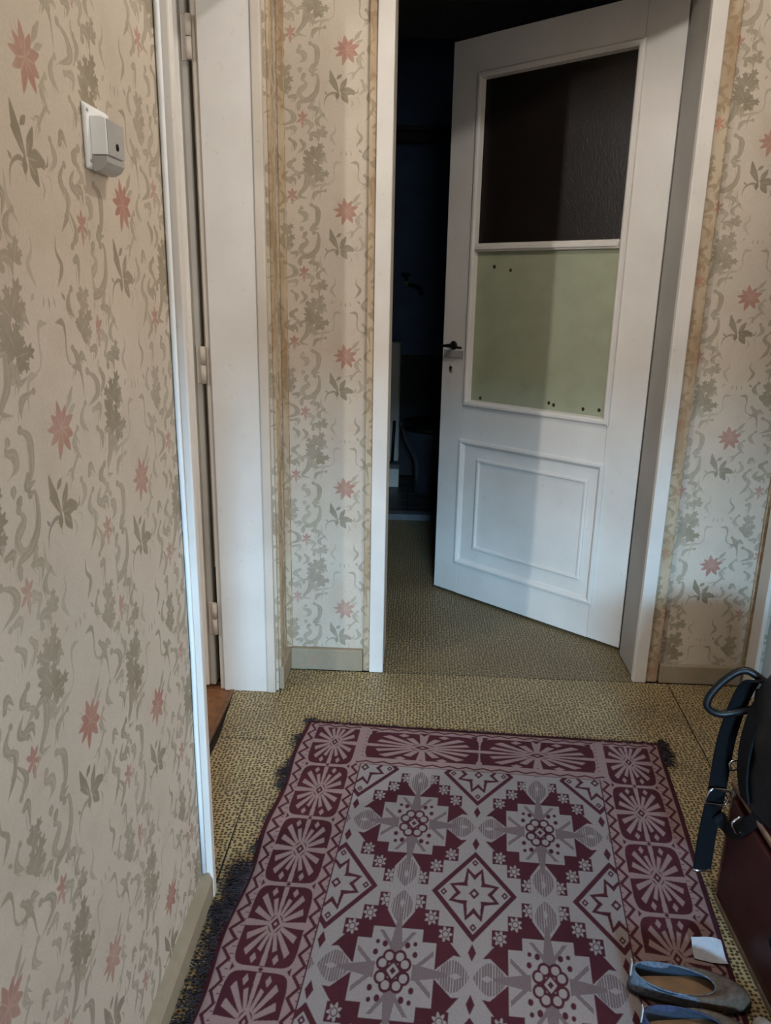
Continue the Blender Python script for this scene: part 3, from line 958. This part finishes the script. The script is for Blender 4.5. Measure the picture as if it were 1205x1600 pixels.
side_ext([(0, -.005), (.0065, -.003), (.0065, .066), (0, .070)], -.004, .068).build('back_plate', M['switch_white'], sw, bevel=.003)
body = [(.0065, .012), (.026, .012), (.026, .052), (.020, .0545), (.0065, .0545)]
b_ = side_ext(body, .004, .060).build('body', M['switch_white'], sw, bevel=.0012)
capp = [(.0065, .011), (.0255, .011), (.025, .004), (.021, -.002), (.014, -.006), (.0065, -.007)]
side_ext(capp, .004, .060).build('lower_cap', M['switch_shaded'], sw, bevel=.0012)
o = MB().lathe([(.0042, 0), (.0042, .001)], 14).build('hole', M['hole'], b_)
o.rotation_euler = (0, math.pi / 2, 0); o.location = (.0266, .034, .024)
one('face_plate', M['switch_shaded'], b_, .026, .0268, .0055, .0585, .0125, .0515)
for py, pz in ((.000, .060), (.000, .004)):
    o = MB().lathe([(.0022, 0), (.0022, .0006)], 8).build('screw', M['switch_shaded'], sw)
    o.rotation_euler = (0, math.pi / 2, 0); o.location = (.0065, py, pz)

# ------------------------------------------------------------------ rug
RA = np.array([-0.293, 1.955]); ang = math.radians(-2.5865)
EU = np.array([math.cos(ang), math.sin(ang)]); EV = np.array([EU[1], -EU[0]])
NU, NV = 50, 95


def rug_pt(u, v):
    ud = u - (0.024 + 0.046 * u) * min(v, 1.2)
    p = RA + EU * ud + EV * v
    edge = 0.004 * math.sin(v * 21 + 1.3) * (1.0 if u < .02 else 0.0)
    z = 0.007 + 0.0022 * math.sin(v * 17 + u * 3) * max(0, 1 - min(u, RUG_W - u) / .14)
    return (p[0] + edge, p[1], z)


vs, fs, uvs = [], [], []
for j in range(NV + 1):
    for i in range(NU + 1):
        u_, v_ = RUG_W * i / NU, RUG_L * j / NV
        vs.append(rug_pt(u_, v_)); uvs.append((i / NU, 1 - j / NV))
for j in range(NV):
    for i in range(NU):
        a_ = j * (NU + 1) + i
        fs.append((a_, a_ + NU + 1, a_ + NU + 2, a_ + 1))
me = bpy.data.meshes.new('rug'); me.from_pydata(vs, [], fs); me.update()
lay = me.uv_layers.new(name='UVMap')
for l in me.loops: lay.data[l.index].uv = uvs[l.vertex_index]
for p in me.polygons: p.use_smooth = True
me.materials.append(M['rug'])
rug = link(bpy.data.objects.new('rug', me))
sd = rug.modifiers.new('thick', 'SOLIDIFY'); sd.thickness = 0.004; sd.offset = -1
tag(rug, 'maroon and pale pink patterned woven rug on the speckled floor', 'rug')
mb = MB()


def strand(u, v, du, dv, L, k):
    p = Vector(rug_pt(u, v)); p.z = .006
    d = Vector((EU[0] * du + EV[0] * dv, EU[1] * du + EV[1] * dv, 0)).normalized()
    s_ = Vector((-d.y, d.x, 0)); bend = random.uniform(-1, 1)
    pts = [p + d * L * t + s_ * bend * L * .8 * t * t + Vector((0, 0, .004 * math.sin(t * 3) * random.uniform(.3, 1.6))) for t in (0, .33, .66, 1)]
    mb.tube(pts, [.0012, .0012, .001, .0006], 3, cap=False)


for c_, n_, L_ in ((-.003, 26, .022), (.10, 26, .028), (.21, 14, .016), (.245, 36, .034), (.30, 26, .028), (.42, 14, .014), (.53, 16, .018)):
    for _ in range(n_): strand(.004, c_ + random.gauss(0, .012) if c_ > 0 else 0.004, -1, random.uniform(-.7, .7), L_ * random.uniform(.4, 1.1), 0)
for _ in range(170): strand(.006, random.choice((.60, .645, .72)) + random.gauss(0, .012), -1, random.uniform(-.8, .8), random.uniform(.02, .06), 0)
for _ in range(380): strand(.006, random.uniform(.66, 1.3), -1, random.uniform(-1, 1), random.uniform(.012, .055), 0)
for _ in range(30): strand(random.uniform(.0, .02), .003, random.uniform(-.6, .6), -1, random.uniform(.006, .02), 0)
for _ in range(70): strand(RUG_W - .004, random.gauss(.06, .022), 1, random.uniform(-.8, .8), random.uniform(.012, .04), 0)
for _ in range(60): strand(RUG_W - .004, random.gauss(.005, .008), 1, random.uniform(-1, .5), random.uniform(.008, .03), 0)
for _ in range(220): strand(random.uniform(0, RUG_W), .003, random.uniform(-.8, .8), -1, random.uniform(.002, .006), 0)
o = mb.build('fringe', M['fringe'], rug, fix=False); o['kind'] = 'stuff'; o['label'] = 'frayed dark edge yarn'

# ------------------------------------------------------------------ low dark red chest
ch = empty('low_chest', (0.642, 1.345, 0), math.radians(0))
tag(ch, 'low dark red chest with worn pale edges beside the shoes', 'chest')
CL, CD, CH_ = 0.56, 0.36, 0.283
one('body', M['chest'], ch, .006, CD, -CL + .006, -.006, .030, CH_ - .016, bevel=.002)
one('plinth', M['chest_edge'], ch, .0, CD, -CL, 0, 0.0, .012, bevel=.002)
one('base_rail', M['chest'], ch, .002, CD, -CL + .002, -.002, .0122, .030, bevel=.002)
one('top', M['chest'], ch, .0, CD, -CL, 0, CH_ - .0158, CH_ - .004, bevel=.002)
one('top_edge', M['chest_edge'], ch, -.003, .004, -CL, 0.002, CH_ - .008, CH_, bevel=.0015)
one('corner_post', M['chest_edge'], ch, .0, .006, -.008, 0, .0305, CH_ - .016, bevel=.001)
for k in range(2):
    d_ = one('door', M['chest'], ch, -.006, .0055, -.020 - .26 * (k + 1), -.024 - .26 * k, .040, CH_ - .024, bevel=.003)
    MB().lathe([(.008, 0), (.008, .004), (.011, .009), (.011, .013), (.006, .016)], 14).build('knob', M['dark_metal'], d_)
    kn = d_.children[0]; kn.rotation_euler = (0, -math.pi / 2, 0); kn.location = (-.006, -.262 if k == 0 else -.31, .15)

# ------------------------------------------------------------------ black bag on the chest
bg = empty('backpack', (0.80, 1.255, CH_))
tag(bg, 'black leather backpack with loose buckled straps on the low chest', 'bag')
OX, OY, OZ = 0.80, 1.255, CH_


def L3(p): return (p[0] - OX, p[1] - OY, p[2] - OZ)


rings = []
NB = 28
prof = [(.0, .93, .90), (.006, .99, .97), (.05, 1.03, 1.03), (.13, 1.02, 1.0), (.20, .99, .94), (.25, .93, .84), (.278, .80, .66), (.292, .5, .38)]
for z_, sx, sy in prof:
    r = []
    for k in range(NB):
        a_ = 2 * math.pi * k / NB
        c_, s_ = math.cos(a_), math.sin(a_)
        e = 0.34
        x = math.copysign(abs(c_) ** e, c_) * .150 * sx * (1 + .02 * math.sin(5 * a_ + z_ * 30))
        y = math.copysign(abs(s_) ** e, s_) * .083 * sy * (1 + .03 * math.sin(4 * a_ + z_ * 40))
        r.append((x - .014 + (z_ - .1) * .02, y, z_ + .004 * math.sin(3 * a_) * (z_ > .02)))
    rings.append(r)
o = MB().loft(rings).build('body', M['leather'], bg)
ss = o.modifiers.new('sub', 'SUBSURF'); ss.levels = 1; ss.render_levels = 2
# flap over the mouth of the bag
rings = []
for z_, sx, sy in ((.215, 1.02, 1.0), (.252, .97, .92), (.284, .85, .72), (.299, .55, .44), (.303, .25, .15)):
    r = []
    for k in range(NB):
        a_ = 2 * math.pi * k / NB; c_, s_ = math.cos(a_), math.sin(a_)
        r.append((math.copysign(abs(c_) ** .42, c_) * .150 * sx - .010, math.copysign(abs(s_) ** .42, s_) * .088 * sy, z_ + .006 * math.sin(2 * a_)))
    rings.append(r)
o = MB().loft(rings, cap0=False).build('flap', M['leather'], bg)
ss = o.modifiers.new('sub', 'SUBSURF'); ss.levels = 1; ss.render_levels = 2


tx = bpy.data.textures.new('leather_folds', 'CLOUDS'); tx.noise_scale = 0.07
for q in [c for c in bg.children if c.name.split('.')[0] in ('body', 'flap')]:
    dm = q.modifiers.new('folds', 'DISPLACE'); dm.texture = tx; dm.strength = 0.016; dm.mid_level = 0.5
# zipped pocket on the near side
MB().loft([[(x * sx_ - .005, -.083 - y_, .085 + z * sz_) for x, z in [(math.copysign(abs(math.cos(t)) ** .5, math.cos(t)) * .095, math.copysign(abs(math.sin(t)) ** .5, math.sin(t)) * .060) for t in [2 * math.pi * k / 24 for k in range(24)]]]
           for y_, sx_, sz_ in ((-.01, 1, 1), (.012, 1, 1), (.024, .93, .90), (.030, .6, .55))]).build('pocket', M['leather'], bg)
MB().tube([(-.090, -.096, .145), (-.04, -.104, .149), (.03, -.104, .149), (.080, -.096, .145)], .003, 8).build('zip', M['chrome'], bg)


def spl(P, n=8):
    P = [Vector(p) for p in P]; Q = [2 * P[0] - P[1]] + P + [2 * P[-1] - P[-2]]; out = []
    for i in range(1, len(Q) - 2):
        for k in range(n):
            t = k / n; a_, b_, c_, d_ = Q[i - 1], Q[i], Q[i + 1], Q[i + 2]
            out.append(.5 * (2 * b_ + (c_ - a_) * t + (2 * a_ - 5 * b_ + 4 * c_ - d_) * t * t + (3 * b_ - a_ - 3 * c_ + d_) * t ** 3))
    out.append(P[-1]); return out


# round carrying handle sticking out to the left
P = [(.672, 1.345, .500), (.640, 1.36, .516), (.612, 1.365, .500), (.583, 1.365, .463), (.577, 1.362, .436), (.600, 1.358, .423), (.632, 1.352, .432), (.665, 1.335, .452)]
o = MB().tube([L3(p) for p in spl(P)], .0075, 10).build('handle', M['leather'], bg)
# long hanging strap
SX = (1, .25, .0)
P = [(.672, 1.330, .512), (.648, 1.352, .495), (.634, 1.360, .440), (.624, 1.362, .370), (.622, 1.363, .300), (.622, 1.3645, .240), (.616, 1.362, .160), (.615, 1.360, .060)]
st = MB().strap([L3(p) for p in spl(P)], .040, .004, SX).build('hanging_strap', M['webbing'], bg)


def buckle(c, w_, h_, r, parent, tilt=0.0, mat='chrome', name='buckle'):
    c = Vector(L3(c)); X = Vector((math.cos(tilt), .22, math.sin(tilt))).normalized(); Z = Vector((-math.sin(tilt), 0.0, math.cos(tilt)))
    P = []
    rad = min(w_, h_) * .28
    for cx_, cz_, a0 in ((w_ / 2 - rad, h_ / 2 - rad, 0), (-w_ / 2 + rad, h_ / 2 - rad, 90), (-w_ / 2 + rad, -h_ / 2 + rad, 180), (w_ / 2 - rad, -h_ / 2 + rad, 270)):
        for k in range(4):
            a_ = math.radians(a0 + 30 * k)
            P.append(c + X * (cx_ + rad * math.cos(a_)) + Z * (cz_ + rad * math.sin(a_)))
    return MB().tube(P, r, 8, closed=True).build(name, M[mat], parent)


buckle((.621, 1.352, .240), .050, .036, .0026, st, -.25)
# metal tip of the strap
p0 = Vector(L3((.615, 1.358, .060)))
MB().tube([p0 + Vector((-.021, -.005, .003)), p0 + Vector((.021, .005, -.006))], .0028, 8).build('strap_tip', M['chrome'], st)
buckle((.640, 1.348, .317), .018, .020, .0024, st, .3, name='ring')
# cross strap to the bag body
P = [(.622, 1.366, .205), (.650, 1.352, .190), (.645, 1.30, .205), (.648, 1.255, .235), (.672, 1.215, .300)]
P = [(.628, 1.356, .196), (.636, 1.340, .186), (.634, 1.310, .196), (.633, 1.275, .222), (.634, 1.245, .260), (.648, 1.225, .300), (.672, 1.220, .330)]
o = MB().strap([L3(p) for p in spl(P)], .026, .004, (0.1, .45, .9)).build('cross_strap', M['webbing'], bg)
buckle((.628, 1.262, .245), .026, .030, .0024, o, .5)
buckle((.676, 1.335, .452), .030, .026, .0026, bg, .5, name='ring')
# second shoulder strap on the front of the bag
P = [(.668, 1.310, .500), (.642, 1.300, .46), (.628, 1.290, .40), (.626, 1.280, .34), (.632, 1.268, .296)]
MB().strap([L3(p) for p in spl(P)], .042, .004, (0, 1, .1)).build('shoulder_strap', M['webbing'], bg)

# ------------------------------------------------------------------ shoes


def shoe(name, label, loc, rz, L, Wd, mu, ml, mi, toe=None, group=None, back=.042, tab=True):
    root = empty(name, loc, rz); tag(root, label, 'shoe', group)
    N = 40

    def outline(k, sc=1.0):
        a_ = 2 * math.pi * k / N
        c_ = math.cos(a_); s_ = math.sin(a_)
        x = L / 2 + L / 2 * sc * c_
        t = x / L
        hw = Wd / 2 * (0.74 + .30 * math.exp(-((t - .70) / .24) ** 2))
        e = .82
        return x, hw * sc * math.copysign(abs(s_) ** e, s_)

    def opening(k):
        a_ = 2 * math.pi * k / N
        x = L * .372 + L * .325 * math.cos(a_); y = Wd * .395 * math.copysign(abs(math.sin(a_)) ** .9, math.sin(a_))
        z = .029 + (back - .029) * (0.5 - 0.5 * math.cos(a_)) ** 2
        return x, y, z
    rings = []
    for z_, sc in ((0, .95), (.002, .985), (.006, .985), (.007, .97)):
        rings.append([(*outline(k, sc), z_) for k in range(N)])
    MB().loft(rings).build('sole', M['sole'], root)
    rings = []
    for i in range(9):
        t = i / 8; r = []
        for k in range(N):
            x0, y0 = outline(k, .975); x1, y1, z1 = opening(k)
            bul = math.sin(min(1, t * 1.25) * math.pi / 2)
            p = t ** 1.6
            r.append((x0 + (x1 - x0) * p, y0 + (y1 - y0) * p, .007 + (z1 - .007) * bul + .006 * math.sin(t * math.pi) * max(0, math.cos(2 * math.pi * k / N))))
        rings.append(r)
    up = MB().loft(rings, False, False).build('upper', mu, root)
    rim = [opening(k) for k in range(N)]
    MB().tube(rim, .0016, 6, closed=True).build('rim', mu, root)
    rings = []
    for i in range(5):
        t = i / 4; r = []
        for k in range(N):
            x1, y1, z1 = opening(k); x0, y0 = outline(k, .93)
            x2 = x0 + (x1 - x0) * .35; y2 = y0 * .96
            p = t ** .7
            r.append((x1 + (x2 - x1) * p, y1 * .985 + (y2 - y1) * p, z1 - .0005 + (.0095 - z1) * t))
        rings.append(r)
    MB().loft(rings, False, False).build('lining', ml, root)
    ring = [(x * 1.0, y * .995, .0105) for x, y, _ in rings[-1]]
    ctr = (L * .45, 0, .0095)
    MB().add(ring + [ctr], [(k, (k + 1) % N, N) for k in range(N)], True).build('insole', mi, root)
    if toe is not None:
        rings2 = []
        for i in range(9):
            t = i / 8; r = []
            for k in range(-9, 10):
                x0, y0 = outline(k % N, .978); x1, y1, z1 = opening(k % N)
                bul = math.sin(min(1, t * 1.25) * math.pi / 2); p = t ** 1.6
                r.append((x0 + (x1 - x0) * p, y0 + (y1 - y0) * p, .0078 + (z1 - .007) * bul + .006 * math.sin(t * math.pi) * max(0, math.cos(2 * math.pi * k / N))))
            rings2.append(r)
        n_ = 19; mb_ = MB(); vs_ = [p for r in rings2 for p in r]
        mb_.add(vs_, [(i * n_ + k, i * n_ + k + 1, (i + 1) * n_ + k + 1, (i + 1) * n_ + k) for i in range(8) for k in range(n_ - 1)], True)
        mb_.build('toe_cap', toe, root)
    if tab:
        one('pull_tab', M['pale_fabric'], root, .003, .006, -.005, .005, .030, .060, bevel=.001)
    return root


GZ = 0.0095
shoe('flat_shoe', 'grey denim slip-on shoe with tan insole, the farther of the two by the chest', (0.402, 1.112, GZ), math.radians(-6), .214, .076, M['shoe_grey'], M['shoe_lining'], M['insole'], M['shoe_toe'], 'shoes by the chest')
shoe('flat_shoe', 'navy slip-on shoe with brown toe cut off by the bottom of the picture', (0.396, 1.020, GZ), math.radians(-4), .200, .080, M['shoe_navy'], M['shoe_lining'], M['insole'], M['shoe_toe'], 'shoes by the chest')
shoe('felt_slipper', 'pale grey slipper toe squeezed between the navy shoe and the chest', (0.608, 0.832, GZ), math.radians(90), .225, .060, M['pale_fabric'], M['pale_fabric'], M['insole'], None, 'shoes by the chest', tab=False)

# ------------------------------------------------------------------ folded paper slip
pa = empty('paper_slip', (0.574, 1.197, 0.0100), math.radians(-14))
tag(pa, 'small crumpled white paper slip lying between the grey shoe and the chest', 'paper')
vs, fs = [], []
for j in range(7):
    for i in range(9):
        x, y = -.027 + .052 * i / 8, -.022 + .040 * j / 6
        z = .004 + .005 * math.sin(x * 70 + y * 40) + .003 * math.sin(y * 130) + (.010 * (j / 6) ** 3)
        vs.append((x + .010 * (1 - j / 6) * (1 if i > 5 else .4), y, max(z, .0008)))
for j in range(6):
    for i in range(8): fs.append((j * 9 + i, j * 9 + i + 1, j * 9 + i + 10, j * 9 + i + 9))
o = MB().add(vs, fs, False).build('sheet', M['paper'], pa, fix=False)
sdm = o.modifiers.new('thick', 'SOLIDIFY'); sdm.thickness = .0006

# ------------------------------------------------------------------ dark toilet room contents
tl = empty('toilet', (0.085, 4.66, 0.0))
tag(tl, 'white toilet with a black seat in the dark behind the open door', 'toilet')


def ell(cx_, cy_, rx, ry, z, n=28, egg=.0):
    return [(cx_ + rx * math.cos(2 * math.pi * k / n), cy_ + ry * math.sin(2 * math.pi * k / n) * (1 + egg * math.sin(2 * math.pi * k / n)), z) for k in range(n)]


MB().loft([ell(0, .05, .11, .13, 0), ell(0, .05, .10, .12, .10), ell(0, .02, .11, .14, .20), ell(0, 0, .165, .20, .32), ell(0, 0, .185, .225, .385), ell(0, 0, .185, .225, .40)]).build('bowl', M['ceramic'], tl)
MB().loft([ell(0, 0, .19, .23, .4005), ell(0, 0, .195, .235, .41), ell(0, 0, .195, .235, .425), ell(0, 0, .18, .22, .44), ell(0, 0, .05, .06, .446)]).build('seat_lid', M['black_plastic'], tl)
struct(one('shade_strip', M['dark_shelf'], None, -0.498, 1.298, 5.085, 5.0995, 0, 0.80, bevel=.002), 'dark strip added as shade low on the back wall of the unlit room', 'shade strip')  # dark strip added to stand in for shade low on the back wall
sh = empty('wall_shelf', (0, 4.99, 2.03))
tag(sh, 'dark shelf across the back wall of the unlit room', 'shelf')
one('board', M['dark_shelf'], sh, -.48, 1.28, -.12, .11, .055, .085, bevel=.003)
one('front_rail', M['dark_shelf'], sh, -.48, 1.28, -.10, -.08, 0.0, .0545, bevel=.003)
tp = empty('wall_tap', (-0.10, 5.098, 1.24))
tag(tp, 'dark wall tap sticking out of the blue back wall', 'tap')
MB().tube([(0, 0, 0), (0, -.10, 0)], .018, 12).build('valve_body', M['dark_metal'], tp)
MB().tube([(0, -.07, 0), (.05, -.13, -.01), (.09, -.18, -.03), (.10, -.19, -.06)], .012, 10).build('spout', M['dark_metal'], tp)
MB().tube([(-.03, -.08, .055), (.02, -.08, .055)], .011, 10).tube([(0, -.08, .0), (0, -.08, .055)], .008, 8).build('tap_handle', M['dark_metal'], tp)
pb = empty('pipe_casing', (-0.188, 4.78, 0))
tag(pb, 'pale boxed pipe column at the left inside the dark room', 'pipe casing')
one('column', M['grey_paint'], pb, -.08, .07, 0, .16, .16, .90, bevel=.008)
one('foot_block', M['white_old'], pb, -.04, .075, -.04, .10, 0.0, .12, bevel=.006)
MB().tube([(.03, -.012, .16), (.04, -.012, .42)], .010, 8).build('pipe', M['dark_metal'], pb)

# ------------------------------------------------------------------ ceiling lamp of the corridor
lp = empty('ceiling_lamp', (0.33, 1.28, ZC))
tag(lp, 'small round glass lamp on the corridor ceiling', 'lamp')
MB().lathe([(.07, -.03), (.07, 0)], 24).build('base', M['white'], lp)
MB().lathe([(.01, -.125), (.045, -.115), (.065, -.085), (.068, -.05), (.055, -.031)], 24).build('shade', M['lamp'], lp)
l = bpy.data.lights.new('lamp_bulb', 'POINT'); l.energy = 24.5; l.color = (1.0, 0.965, 0.925); l.shadow_soft_size = .05
lo = bpy.data.objects.new('lamp_bulb', l); lo.location = (0, 0, -.19); link(lo, lp)
